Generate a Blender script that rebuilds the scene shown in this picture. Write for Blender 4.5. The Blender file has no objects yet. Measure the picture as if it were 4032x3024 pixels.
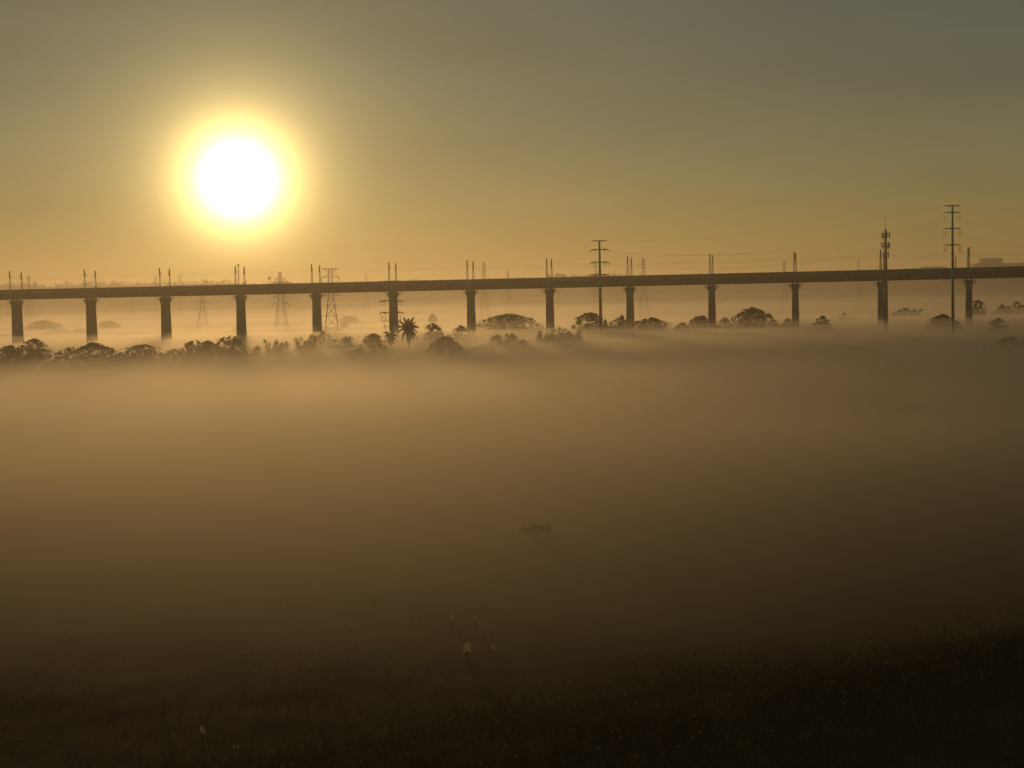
import bpy, bmesh, math, random
from mathutils import Vector, Matrix, noise
R = math.radians
scene = bpy.context.scene
col = scene.collection

# ------------------------------------------------------------------ camera
FPX = 6056.0                       # focal length in photo pixels (4032 wide)
CAM_Z = 20.0
ROLL = R(1.17)
PITCH = math.atan((1512 - 1188) / FPX)
cam_data = bpy.data.cameras.new('camera'); cam = bpy.data.objects.new('camera', cam_data)
col.objects.link(cam); scene.camera = cam
cam_data.sensor_width = 36.0; cam_data.lens = FPX / 4032 * 36.0
cam_data.clip_start = 0.5; cam_data.clip_end = 20000
CAM_M = Matrix.Translation((0, 0, CAM_Z)) @ Matrix.Rotation(math.pi/2 - PITCH, 4, 'X') @ Matrix.Rotation(-ROLL, 4, 'Z')
cam.matrix_world = CAM_M
CAM_R = CAM_M.to_3x3()

def ray(px, py):
    d = CAM_R @ Vector(((px - 2016) / FPX, -(py - 1512) / FPX, -1.0))
    return d
def at(px, py, Y):                 # point on a photo pixel's ray at a known distance Y down the valley
    d = ray(px, py)
    return Vector((0, 0, CAM_Z)) + d * (Y / d.y)
def on_ground(px, py, z=0.0):
    d = ray(px, py); t = (z - CAM_Z) / d.z
    return Vector((0, 0, CAM_Z)) + d * t

# ------------------------------------------------------------------ sky and sun
SUN_DIR = ray(937, 708).normalized()
SUN_EL = math.asin(SUN_DIR.z); SUN_AZ = math.atan2(SUN_DIR.x, SUN_DIR.y)
SKY_STRENGTH = 0.125
SUN_STRENGTH = 3.5
EXPOSURE = -2.0
world = bpy.data.worlds.new('World'); scene.world = world; world.use_nodes = True
wn = world.node_tree.nodes; wl = world.node_tree.links
wn.clear()
w_out = wn.new('ShaderNodeOutputWorld')
sky = wn.new('ShaderNodeTexSky'); sky.sky_type = 'NISHITA'; sky.sun_disc = False
sky.sun_elevation = SUN_EL; sky.sun_rotation = SUN_AZ
sky.altitude = 0; sky.air_density = 1.0; sky.dust_density = 0.02; sky.ozone_density = 1.0
tint = wn.new('ShaderNodeMix'); tint.data_type = 'RGBA'; tint.blend_type = 'MULTIPLY'
tint.inputs[0].default_value = 1.0; tint.inputs[7].default_value = (1.0, 0.85, 0.67, 1)
sk_tc = wn.new('ShaderNodeTexCoord'); sk_map = wn.new('ShaderNodeMapping'); sk_map.inputs['Scale'].default_value = (2.2, 2.2, 13.0)
sk_nz = wn.new('ShaderNodeTexNoise'); sk_nz.inputs['Scale'].default_value = 1.6; sk_nz.inputs['Detail'].default_value = 4
sk_mr = wn.new('ShaderNodeMapRange'); sk_mr.inputs[1].default_value = 0.3; sk_mr.inputs[2].default_value = 0.7; sk_mr.inputs[3].default_value = 0.90; sk_mr.inputs[4].default_value = 1.10
wl.new(sk_tc.outputs['Generated'], sk_map.inputs[0]); wl.new(sk_map.outputs[0], sk_nz.inputs['Vector']); wl.new(sk_nz.outputs[0], sk_mr.inputs[0])
sk_v = wn.new('ShaderNodeVectorMath'); sk_v.operation = 'SCALE'
wl.new(sky.outputs[0], sk_v.inputs[0]); wl.new(sk_mr.outputs[0], sk_v.inputs['Scale'])
wl.new(sk_v.outputs[0], tint.inputs[6])
bg = wn.new('ShaderNodeBackground'); bg.inputs[1].default_value = SKY_STRENGTH
wl.new(tint.outputs[2], bg.inputs[0])
# the sun's own disc and the bright aureole of thin cloud-free haze around it
tc = wn.new('ShaderNodeTexCoord')
dot = wn.new('ShaderNodeVectorMath'); dot.operation = 'DISTANCE'; dot.inputs[1].default_value = SUN_DIR
nrm = wn.new('ShaderNodeVectorMath'); nrm.operation = 'NORMALIZE'
wl.new(tc.outputs['Generated'], nrm.inputs[0]); wl.new(nrm.outputs[0], dot.inputs[0])
deg = wn.new('ShaderNodeMath'); deg.operation = 'MULTIPLY'; deg.inputs[1].default_value = 180 / math.pi
wl.new(dot.outputs['Value'], deg.inputs[0])
mx = wn.new('ShaderNodeMath'); mx.operation = 'MAXIMUM'; mx.inputs[1].default_value = 1.0
wl.new(deg.outputs[0], mx.inputs[0])
pw = wn.new('ShaderNodeMath'); pw.operation = 'POWER'; pw.inputs[1].default_value = -2.55
wl.new(mx.outputs[0], pw.inputs[0])
AUREOLE = 10.5
am = wn.new('ShaderNodeMath'); am.operation = 'MULTIPLY'; am.inputs[1].default_value = AUREOLE * 2 ** (-EXPOSURE)
wl.new(pw.outputs[0], am.inputs[0])
bg2 = wn.new('ShaderNodeBackground'); bg2.inputs[0].default_value = (1.0, 0.71, 0.25, 1)
wl.new(am.outputs[0], bg2.inputs[1])
addw = wn.new('ShaderNodeAddShader')
wl.new(bg.outputs[0], addw.inputs[0]); wl.new(bg2.outputs[0], addw.inputs[1]); wl.new(addw.outputs[0], w_out.inputs[0])

sun_data = bpy.data.lights.new('sun', 'SUN'); sun = bpy.data.objects.new('sun', sun_data); col.objects.link(sun)
sun_data.energy = SUN_STRENGTH; sun_data.angle = R(2.0); sun_data.color = (1.0, 0.57, 0.195)
sun.rotation_euler = SUN_DIR.to_track_quat('Z', 'Y').to_euler()
sun.location = (0, 0, 60)

vs = scene.view_settings
vs.view_transform = 'Standard'; vs.look = 'None'; vs.gamma = 1.0; vs.use_curve_mapping = False
vs.exposure = EXPOSURE
scene.cycles.volume_bounces = 0
scene.cycles.max_bounces = 4
scene.cycles.use_denoising = True

# ------------------------------------------------------------------ helpers
rnd = random.Random(7)
class MB:
    """collects shapes into one mesh"""
    def __init__(s): s.v = []; s.f = []
    def add(s, vs_, fs_):
        o = len(s.v); s.v += [tuple(p) for p in vs_]; s.f += [tuple(i + o for i in f) for f in fs_]
    def box(s, c, size, mat=None):
        hx, hy, hz = size[0]/2, size[1]/2, size[2]/2
        pts = [Vector((x, y, z)) for z in (-hz, hz) for y in (-hy, hy) for x in (-hx, hx)]
        if mat is not None: pts = [mat @ p for p in pts]
        pts = [p + Vector(c) for p in pts]
        s.add(pts, [(0,2,3,1), (4,5,7,6), (0,1,5,4), (2,6,7,3), (0,4,6,2), (1,3,7,5)])
    def tube(s, a, b, ra, rb=None, n=6):
        a = Vector(a); b = Vector(b); rb = ra if rb is None else rb
        d = (b - a)
        if d.length < 1e-6: return
        q = d.to_track_quat('Z', 'Y').to_matrix()
        pts = []
        for c, r in ((a, ra), (b, rb)):
            for i in range(n):
                t = 2*math.pi*i/n
                pts.append(c + q @ Vector((r*math.cos(t), r*math.sin(t), 0)))
        fs_ = [(i, (i+1) % n, n+(i+1) % n, n+i) for i in range(n)] + [tuple(range(n-1, -1, -1)), tuple(range(n, 2*n))]
        s.add(pts, fs_)
    def path(s, pts, radii, n=6):
        pts = [Vector(p) for p in pts]; rings = []
        for i, p in enumerate(pts):
            d = (pts[min(i+1, len(pts)-1)] - pts[max(i-1, 0)])
            q = d.to_track_quat('Z', 'Y').to_matrix()
            r = radii[i] if hasattr(radii, '__len__') else radii
            rings.append([p + q @ Vector((r*math.cos(2*math.pi*k/n), r*math.sin(2*math.pi*k/n), 0)) for k in range(n)])
        vs_ = [p for r_ in rings for p in r_]; fs_ = []
        for i in range(len(pts)-1):
            for k in range(n):
                fs_.append((i*n+k, i*n+(k+1) % n, (i+1)*n+(k+1) % n, (i+1)*n+k))
        fs_.append(tuple(range(n-1, -1, -1))); fs_.append(tuple(range((len(pts)-1)*n, len(pts)*n)))
        s.add(vs_, fs_)
    def loft(s, rings):
        n = len(rings[0]); vs_ = [p for r_ in rings for p in r_]; fs_ = []
        for i in range(len(rings)-1):
            for k in range(n):
                fs_.append((i*n+k, i*n+(k+1) % n, (i+1)*n+(k+1) % n, (i+1)*n+k))
        fs_.append(tuple(range(n-1, -1, -1))); fs_.append(tuple(range((len(rings)-1)*n, len(rings)*n)))
        s.add(vs_, fs_)
    def mesh(s, name):
        m = bpy.data.meshes.new(name); m.from_pydata(s.v, [], s.f); m.update(); return m
    def build(s, name, material, parent=None, smooth=False):
        return obj(name, s.mesh(name), material, parent, smooth)

def obj(name, mesh, material, parent=None, smooth=False):
    if material is not None and not mesh.materials: mesh.materials.append(material)
    if smooth:
        for p in mesh.polygons: p.use_smooth = True
    o = bpy.data.objects.new(name, mesh); col.objects.link(o)
    if parent is not None: o.parent = parent
    return o
def tag(o, label=None, cat=None, group=None, kind=None):
    if label: o['label'] = label
    if cat: o['category'] = cat
    if group: o['group'] = group
    if kind: o['kind'] = kind
    return o
def thing(name, label, cat, loc=(0, 0, 0), rz=0, group=None):
    o = bpy.data.objects.new(name, None); col.objects.link(o)
    o.location = loc; o.rotation_euler = (0, 0, rz); o.empty_display_size = 0.5
    return tag(o, label, cat, group)
def copy_tree(o, parent=None):
    c = o.copy(); col.objects.link(c)
    if parent is not None: c.parent = parent
    for ch in o.children: copy_tree(ch, c)
    return c

def material(name, c1, c2=None, scale=3.0, rough=0.8, metal=0.0, bump=0.0, detail=6, translucent=0.0):
    m = bpy.data.materials.new(name); m.use_nodes = True
    nt = m.node_tree; n = nt.nodes; l = nt.links
    b = n['Principled BSDF']; b.inputs['Roughness'].default_value = rough; b.inputs['Metallic'].default_value = metal
    if c2 is None: c2 = tuple(x*0.75 for x in c1)
    t = n.new('ShaderNodeTexCoord'); nz = n.new('ShaderNodeTexNoise')
    nz.inputs['Scale'].default_value = scale; nz.inputs['Detail'].default_value = detail
    l.new(t.outputs['Object'], nz.inputs['Vector'])
    rp = n.new('ShaderNodeValToRGB'); rp.color_ramp.elements[0].position = 0.35; rp.color_ramp.elements[1].position = 0.65
    rp.color_ramp.elements[0].color = (*c2, 1); rp.color_ramp.elements[1].color = (*c1, 1)
    l.new(nz.outputs[0], rp.inputs[0]); l.new(rp.outputs[0], b.inputs['Base Color'])
    if bump:
        bp = n.new('ShaderNodeBump'); bp.inputs['Strength'].default_value = bump
        l.new(nz.outputs[0], bp.inputs['Height']); l.new(bp.outputs[0], b.inputs['Normal'])
    if translucent:
        tr = n.new('ShaderNodeBsdfTranslucent'); l.new(rp.outputs[0], tr.inputs[0])
        mixs = n.new('ShaderNodeMixShader'); mixs.inputs[0].default_value = translucent
        l.new(b.outputs[0], mixs.inputs[1]); l.new(tr.outputs[0], mixs.inputs[2])
        l.new(mixs.outputs[0], n['Material Output'].inputs['Surface'])
    return m
def volume(name, colour, density, g):
    m = bpy.data.materials.new(name); m.use_nodes = True
    nt = m.node_tree; nt.nodes.clear()
    o = nt.nodes.new('ShaderNodeOutputMaterial'); v = nt.nodes.new('ShaderNodeVolumePrincipled')
    v.inputs['Color'].default_value = (*colour, 1); v.inputs['Density'].default_value = density
    v.inputs['Anisotropy'].default_value = g
    nt.links.new(v.outputs[0], o.inputs['Volume'])
    return m

M = {}
M['concrete'] = material('weathered_concrete', (0.21, 0.205, 0.19), (0.15, 0.147, 0.138), 0.35, 0.85, bump=0.15)
M['steel'] = material('galvanised_steel', (0.30, 0.30, 0.30), (0.22, 0.22, 0.22), 2.0, 0.5, 0.6)
M['pole_steel'] = material('painted_steel', (0.26, 0.26, 0.25), (0.18, 0.18, 0.17), 1.0, 0.55, 0.4)
M['ceramic'] = material('insulator_ceramic', (0.20, 0.12, 0.08), None, 3.0, 0.3)
M['wire'] = material('aluminium_wire', (0.35, 0.35, 0.35), None, 1.0, 0.4, 0.8)
M['panel'] = material('antenna_panel', (0.70, 0.70, 0.68), None, 2.0, 0.35)
M['bark'] = material('bark', (0.10, 0.075, 0.05), (0.06, 0.045, 0.03), 4.0, 0.95)
M['leaf'] = material('leaf', (0.075, 0.105, 0.035), (0.04, 0.06, 0.02), 0.6, 0.65, translucent=0.12)
M['palm_leaf'] = material('palm_leaf', (0.08, 0.11, 0.035), (0.05, 0.07, 0.02), 0.8, 0.55, translucent=0.2)
M['grass_blade'] = material('dry_grass_blade', (0.085, 0.078, 0.038), (0.045, 0.046, 0.02), 0.5, 0.8, translucent=0.3)
M['seed_head'] = material('pale_seed_head', (0.62, 0.58, 0.48), (0.45, 0.41, 0.32), 1.0, 0.8, translucent=0.7)
M['ground'] = material('meadow_ground', (0.050, 0.048, 0.022), (0.026, 0.028, 0.012), 0.06, 0.95, bump=0.3, detail=10)
M['ground'].node_tree.nodes['Principled BSDF'].inputs['Specular IOR Level'].default_value = 0.05
M['hill'] = material('wooded_hill', (0.05, 0.065, 0.03), (0.03, 0.04, 0.02), 0.01, 0.95)
M['wall'] = material('rendered_wall', (0.42, 0.40, 0.37), (0.34, 0.33, 0.30), 0.2, 0.85)
M['roof'] = material('roof_sheet', (0.22, 0.23, 0.25), None, 0.3, 0.6)
M['glass'] = material('window_glass', (0.03, 0.035, 0.04), None, 1.0, 0.1)
M['water'] = material('still_water', (0.02, 0.02, 0.015), None, 1.0, 0.04)

# ------------------------------------------------------------------ ground
def bank(x, y):                    # low grassy bank in front, rising to the right
    # crest runs from (-4,64) to (40,88)
    t = (x + 4) / 44.0
    crest_y = 64 + 24 * t
    side = (crest_y - y)           # >0 on the near side
    a = max(0.0, min(1.0, (side + 7) / 9.0)); a = a*a*(3 - 2*a)
    hgt = 0.5 + 1.6 * max(0.0, min(1.4, t + 0.1))
    b = max(0.0, min(1.0, (x + 22) / 24.0)); b = b*b*(3-2*b)
    return a * b * hgt
def ground_z(x, y):
    z = 0.35 * noise.noise(Vector((x*0.02, y*0.02, 0.3))) + 0.15 * noise.noise(Vector((x*0.09, y*0.09, 1.3)))
    if y < 140: z += bank(x, y) + 0.07 * noise.noise(Vector((x*0.35, y*0.35, 4.0)))
    return z
def build_ground():
    xs = []; ys = []
    y = -280.0
    while y < 40: ys.append(y); y += 20
    while y < 160: ys.append(y); y += 0.9
    while y < 4900: ys.append(y); y += max(2.0, y*0.03)
    ys.append(4900)
    x = 0.0; h = []
    while x < 2400: h.append(x); x += 0.9 if x < 55 else max(2.0, x*0.06)
    h.append(2400)
    xs = [-a for a in h[:0:-1]] + h
    mb = MB(); nx = len(xs)
    vs_ = [(x, y, ground_z(x, y)) for y in ys for x in xs]
    fs_ = [(j*nx+i, j*nx+i+1, (j+1)*nx+i+1, (j+1)*nx+i) for j in range(len(ys)-1) for i in range(nx-1)]
    mb.add(vs_, fs_)
    o = mb.build('ground', M['ground'], smooth=True)
    tag(o, 'dark misty meadow stretching to the hills', None, None, 'structure'); return o
build_ground()

HILL_Y, HILL_D = 2300.0, 1200.0
HILL_PROF = [(0.0, 0.0), (0.06, 0.14), (0.12, 0.33), (0.2, 0.55), (0.3, 0.76), (0.4, 0.92), (0.5, 1.0), (0.62, 0.93), (0.75, 0.7), (1.0, 0.0)]
RIDGE = [(-1900, 70), (-960, 72), (-860, 67), (-760, 69), (-640, 67), (-560, 66), (-480, 63), (-380, 60), (0, 57), (60, 63), (200, 64), (260, 58), (600, 56), (740, 58), (860, 60), (960, 61), (1900, 62)]
def lerp_table(tab, x):
    if x <= tab[0][0]: return tab[0][1]
    for (x0, y0), (x1, y1) in zip(tab, tab[1:]):
        if x <= x1: return y0 + (y1-y0)*(x-x0)/(x1-x0)
    return tab[-1][1]
def hill_z(x, y):
    d = (y - HILL_Y) / HILL_D
    if d <= 0 or d >= 1: return -0.6
    zt = lerp_table(RIDGE, x) + 2.2*noise.noise(Vector((x*0.006, 3.7, 0))) + 1.2*noise.noise(Vector((x*0.02, 3.7, 2)))
    return -0.6 + lerp_table(HILL_PROF, d)*zt*(1 + 0.05*noise.noise(Vector((x*0.008, y*0.006, 1.0))))
def build_hills():
    xs = [-1900 + 16*i for i in range(238)]; ys = [HILL_Y + HILL_D*i/40 for i in range(41)]
    mb = MB(); n = len(xs)
    mb.add([(x, y, hill_z(x, y)) for y in ys for x in xs],
           [(j*n+i, j*n+i+1, (j+1)*n+i+1, (j+1)*n+i) for j in range(40) for i in range(n-1)])
    tag(mb.build('hills', M['hill'], smooth=True), 'low wooded hills fading into the haze behind the viaduct', None, None, 'structure')
build_hills()

# ------------------------------------------------------------------ haze and ground fog
def build_haze():
    mb = MB(); mb.box((0, 2330, 43.4), (4900, 5260, 92.2))
    o = mb.build('haze', volume('haze_air', (1.0, 0.97, 0.92), HAZE_D, HAZE_G)); tag(o, 'thin morning haze filling the air of the valley', None, None, 'stuff')
HAZE_D, HAZE_G = 0.00031, 0.64
FOG_D, FOG_G = 0.030, 0.71
def smooth(a, b, x):
    t = max(0.0, min(1.0, (x - a)/(b - a))); return t*t*(3 - 2*t)
SWELLS = [(-62, 440, 38, 110, 1.9), (-18, 400, 22, 80, 1.3), (20, 430, 40, 90, 0.9), (-150, 400, 40, 60, 0.5), (95, 380, 60, 90, 0.8), (-30, 250, 50, 60, 0.9), (40, 220, 40, 45, -0.8), (-75, 210, 35, 40, -0.7)]
def fog_top(x, y, h, amp, seed, y0, ramp, far):
    n = noise.noise(Vector((x*0.006, y*0.0075, seed))) + 0.35*noise.noise(Vector((x*0.017, y*0.014, seed+4)))
    n += 0.7*noise.noise(Vector((x*0.0022, y*0.004, seed+9)))
    near = max(0.0, min(1.0, (y - y0 - max(0, x)*0.2) / ramp)); near = near*(1.6 - 0.6*near)
    hh = h*(1 - far*smooth(620, 1250, y)) + (0.5 + 2.0*smooth(-60, 150, x))*smooth(220, 460, y)*(1 - smooth(700, 1300, y))
    for cx, cy, sx, sy, a in SWELLS: hh += a*math.exp(-((x-cx)/sx)**2 - ((y-cy)/sy)**2)
    return (hh + amp*n) * near - 0.7 * (1 - near)
def build_fog(name, h, amp, seed, dens, g, label, z0, y0, ramp, far, y1):
    xs = [-1500 + 15*i for i in range(201)]
    ys = []; y = max(40.0, y0 - 10)
    while y < y1 - 10: ys.append(y); y += max(8.0, y*0.025)
    ys.append(y1)
    bm = bmesh.new(); nx = len(xs); ny = len(ys)
    top = [[bm.verts.new((x, y, max(-0.7, fog_top(x, y, h, amp, seed, y0, ramp, far)))) for x in xs] for y in ys]
    bot = [[bm.verts.new((x, y, z0)) for x in (xs[0], xs[-1])] for y in (ys[0], ys[-1])]
    for j in range(ny-1):
        for i in range(nx-1):
            bm.faces.new((top[j][i], top[j][i+1], top[j+1][i+1], top[j+1][i]))
    bm.faces.new([bot[0][0], bot[1][0], bot[1][1], bot[0][1]])
    bm.faces.new([bot[0][0], bot[0][1]] + [top[0][i] for i in range(nx-1, -1, -1)])
    bm.faces.new([bot[1][1], bot[1][0]] + [top[-1][i] for i in range(nx)])
    bm.faces.new([bot[1][0], bot[0][0]] + [top[j][0] for j in range(ny)])
    bm.faces.new([bot[0][1], bot[1][1]] + [top[j][-1] for j in range(ny-1, -1, -1)])
    bmesh.ops.recalc_face_normals(bm, faces=bm.faces)
    m = bpy.data.meshes.new(name); bm.to_mesh(m); bm.free()
    o = obj(name, m, volume(name + '_air', (1.0, 0.97, 0.92), dens, g))
    tag(o, label, None, None, 'stuff')
build_haze()
LAYERS = [(4.3, 0.015, 62, 120, 1.15, 'densest fog lying on the meadow'), (5.6, 0.010, 66, 170, 1.12, 'dense fog just over the meadow'),
          (7.0, 0.0060, 72, 220, 1.08, 'middle layer of the low fog bank'), (8.6, 0.0034, 80, 270, 1.0, 'thin upper layer of the low fog bank'),
          (10.6, 0.0017, 110, 330, 0.6, 'wispy top of the low fog bank')]
for i, (h, d, y0, ramp, far, lab) in enumerate(LAYERS):
    build_fog('fog', h, 1.3 + 0.32*i, 1.0 + 7.31*i, d, FOG_G, lab, -0.90 - 0.02*i, y0, ramp, far, 2280 + 3*i)
build_fog('far_mist', 13.0, 2.5, 11.0, 0.0006, FOG_G, 'thin far mist behind the viaduct', -1.05, 600, 400.0, 0.0, 2420)
build_fog('far_mist', 17.0, 3.0, 15.0, 0.0004, FOG_G, 'thinnest far mist softening the foot of the hills', -1.10, 650, 600.0, 0.0, 2480)

build_fog('far_mist', 25.0, 3.5, 19.0, 0.00022, FOG_G, 'high far mist lapping up the lower hillside', -1.15, 800, 900.0, 0.0, 2560)
build_fog('far_mist', 36.0, 4.0, 23.0, 0.00014, FOG_G, 'highest far mist fading out on the hillside', -1.20, 1000, 1000.0, 0.0, 2680)

# ------------------------------------------------------------------ viaduct
SPAN = 32.7
TH0, KAP, VX0, VY0, HALF = -0.0909, -0.00042, -211.6, 653.05, 5.75
PARAPET_TOP = CAM_Z + 9.3
GIRDER_BOTTOM = PARAPET_TOP - 4.12
DECK = PARAPET_TOP - 1.05
def vpos(s, off=0.0):              # centre line of the curved viaduct
    n = max(1, int(abs(s)/4)); x, y = VX0, VY0; ds = s/n
    for i in range(n):
        t = TH0 + KAP*(i+0.5)*ds; x += math.cos(t)*ds; y += math.sin(t)*ds
    t = TH0 + KAP*s
    return Vector((x - math.sin(t)*(HALF+off), y + math.cos(t)*(HALF+off), 0)), t

def stadium(a, b, z, n=5):         # rounded-end plan: a along the track (half), b across (half)
    pts = []
    for c, t0 in ((b - a, 0.0), (-(b - a), math.pi)):
        for i in range(n+1):
            t = t0 + math.pi*i/n
            pts.append(Vector((a*math.cos(t), c + a*math.sin(t), z)))
    return pts

viaduct = thing('railway_viaduct', 'long curved concrete railway viaduct on tall tapering piers rising out of fog', 'viaduct')
def build_pier_meshes():
    ht = GIRDER_BOTTOM - 0.45
    p = MB()
    p.loft([stadium(1.52, 4.35, -1.2), stadium(1.15, 3.85, ht-3.6), stadium(1.16, 3.90, ht-2.6), stadium(1.34, 4.20, ht-1.6), stadium(1.62, 4.60, ht-0.9)])
    c = MB(); c.loft([stadium(1.68, 4.68, ht-0.9), stadium(1.68, 4.68, ht)])
    b = MB(); b.box((0, 0, 0.22), (0.8, 0.9, 0.5))
    plats = []
    for s in (-1, 1):
        q = MB()
        q.box((s*2.05, 0, ht-0.98), (0.95, 7.4, 0.10))
        for yy in (-3.6, -1.8, 0, 1.8, 3.6): q.tube((s*2.48, yy, ht-1.0), (s*2.48, yy, ht+0.15), 0.045, n=5)
        for zz in (ht-0.35, ht+0.12): q.tube((s*2.48, -3.65, zz), (s*2.48, 3.65, zz), 0.04, n=5)
        for yy in (-3.2, 3.2): q.tube((s*2.4, yy, ht-1.0), (s*1.5, yy, ht-1.75), 0.05, n=5)
        plats.append(q)
    return p.mesh('pier'), c.mesh('pier_cap'), b.mesh('bearing'), [q.mesh('inspection_platform') for q in plats]
pm, cm, bmh, plm = build_pier_meshes()
for k in range(-1, 14):
    p, t = vpos(k*SPAN)
    o = obj('pier', pm, M['concrete'], viaduct); o.location = p; o.rotation_euler = (0, 0, t)
    obj('pier_cap', cm, M['concrete'], o)
    for sx in (-0.8, 0.8):
        for sy in (-1.9, 1.9): obj('bearing', bmh, M['steel'], o).location = (sx, sy, GIRDER_BOTTOM - 0.45)
    for q in plm: obj('inspection_platform', q, M['steel'], o)
def girder_mesh(L):
    zt, zb = DECK, GIRDER_BOTTOM + 0.02
    prof = [(-6.6, zt), (-6.6, zt-0.30), (-3.3, zt-0.65), (-2.75, zb+0.15), (-2.6, zb), (2.6, zb), (2.75, zb+0.15), (3.3, zt-0.65), (6.6, zt-0.30), (6.6, zt)]
    m = MB(); m.loft([[Vector((x, y, z)) for y, z in prof] for x in (-L/2, L/2)])
    return m.mesh('girder')
def parapet_mesh(L, s):
    m = MB()
    m.box((0, s*6.62, DECK + 0.30), (L, 0.22, 1.15 + 0.60))
    n = 13
    for i in range(n):
        m.box((-L/2 + (i+0.5)*L/n, s*6.62, PARAPET_TOP + 0.07), (0.16, 0.18, 0.16))
    m.box((0, s*6.76, DECK + 0.15), (L, 0.12, 0.18))
    return m.mesh('parapet')
for k in range(-2, 14):
    p0, _ = vpos(k*SPAN); p1, _ = vpos((k+1)*SPAN)
    d = p1 - p0; L = d.length - 0.10
    o = obj('girder', girder_mesh(L), M['concrete'], viaduct)
    o.location = (p0 + p1)/2; o.rotation_euler = (0, 0, math.atan2(d.y, d.x))
    for s in (-1, 1): obj('parapet', parapet_mesh(L, s), M['concrete'], o)

# ------------------------------------------------------------------ catenary masts on the viaduct
def mast_proto():
    t = thing('catenary_mast', '', 'mast')
    H = 8.75
    p = MB()
    def cx(z): return 0.32 - 0.15*z/H
    zs = [0.25 + 0.62*i for i in range(10)]
    for s in (-1, 1): p.tube((s*cx(0), 0, 0), (s*cx(6.1), 0, 6.1), 0.125, 0.10, 4)
    for z in zs: p.box((0, 0, z), (2*cx(z), 0.14, 0.12))
    p.build('pole', M['pole_steel'], t)
    q = MB(); q.box((0, 0, (5.95 + H)/2), (0.46, 0.30, H - 5.95)); q.build('pole_head', M['pole_steel'], t)
    f = MB(); f.box((0, 0, 0.12), (0.95, 0.7, 0.24)); f.build('base', M['concrete'], t)
    c = MB()
    c.tube((0, 0, 6.55), (0, 1.5, 6.85), 0.075, n=5); c.tube((0, 0, 5.65), (0, 1.3, 6.8), 0.075, n=5)
    c.tube((0, 1.3, 6.8), (0, 2.9, 6.95), 0.06, n=5); c.tube((0, 0.9, 6.4), (0, 2.8, 5.75), 0.06, n=5)
    c.tube((0, 2.8, 5.75), (0, 3.0, 5.55), 0.03, n=5)
    a = c.build('cantilever', M['steel'], t)
    for z0, z1 in ((6.55, 6.66), (5.65, 6.02)):
        i = MB(); i.tube((0, 0.10, z0 + 0.02), (0, 0.62, z0 + (z1 - z0)*0.75 + 0.05), 0.12, n=7); i.build('insulator', M['ceramic'], a)
    return t
NUM = {1: 'one pier', 2: 'two piers', 3: 'three piers', 4: 'four piers', 5: 'five piers'}
def where_mast(k):
    if k == 5: return 'on the pier beside the coconut palms'
    if k < 5: return NUM[5-k] + ' beyond the coconut palms, away from the phone mast'
    if k < 9: return NUM[k-5] + ' from the coconut palms towards the phone mast'
    if k < 11: return NUM[11-k] + ' short of the phone mast'
    return 'over the pier behind the phone mast' if k == 11 else 'over the pier past the suspension pole'
mp = mast_proto(); first = True
for k in range(0, 13):
    for s in (-1, 1):
        p, t = vpos(k*SPAN, s*6.15)
        o = mp if first else copy_tree(mp); first = False
        o.location = (p.x, p.y, DECK - 0.02 + (0.18 if s < 0 else 0.0)); o.rotation_euler = (0, 0, t if s < 0 else t + math.pi)
        tag(o, ('near' if s < 0 else 'far') + ' side lattice catenary mast ' + where_mast(k), 'mast', 'catenary masts on the viaduct')

# two overhead lines: messenger wire, contact wire and droppers
def sag_pts(a, b, sag, n=12):
    a = Vector(a); b = Vector(b)
    return [a.lerp(b, i/n) - Vector((0, 0, 4*sag*(i/n)*(1 - i/n))) for i in range(n+1)]
for s, side in ((-1, 'near'), (1, 'far')):
    ov = thing('overhead_line', side + ' track overhead wires strung between the catenary masts', 'overhead wire')
    me = MB(); co = MB()
    for k in range(-2, 14):
        a, _ = vpos(k*SPAN, s*2.5); b, _ = vpos((k+1)*SPAN, s*2.5)
        me.path(sag_pts((a.x, a.y, DECK + 6.95), (b.x, b.y, DECK + 6.95), 0.55, 8), 0.012, 4)
        co.path([(a.x, a.y, DECK + 5.55), (b.x, b.y, DECK + 5.55)], 0.012, 4)
        for i in range(1, 8):
            q = a.lerp(b, i/8); z = DECK + 6.95 - 4*0.55*(i/8)*(1-i/8)
            co.tube((q.x, q.y, DECK + 5.55), (q.x, q.y, z), 0.006, n=3)
    me.build('messenger_wire', M['wire'], ov); co.build('contact_wire', M['wire'], ov)
feed = MB()
for k in range(-1, 13):
    a, _ = vpos(k*SPAN, -6.15); b, _ = vpos((k+1)*SPAN, -6.15)
    feed.path(sag_pts((a.x, a.y, DECK + 8.8), (b.x, b.y, DECK + 8.8), 0.4, 8), 0.015, 4)
tag(feed.build('feeder_wire', M['wire']), 'feeder wire running along the tops of the near side catenary masts', 'wire')

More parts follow.
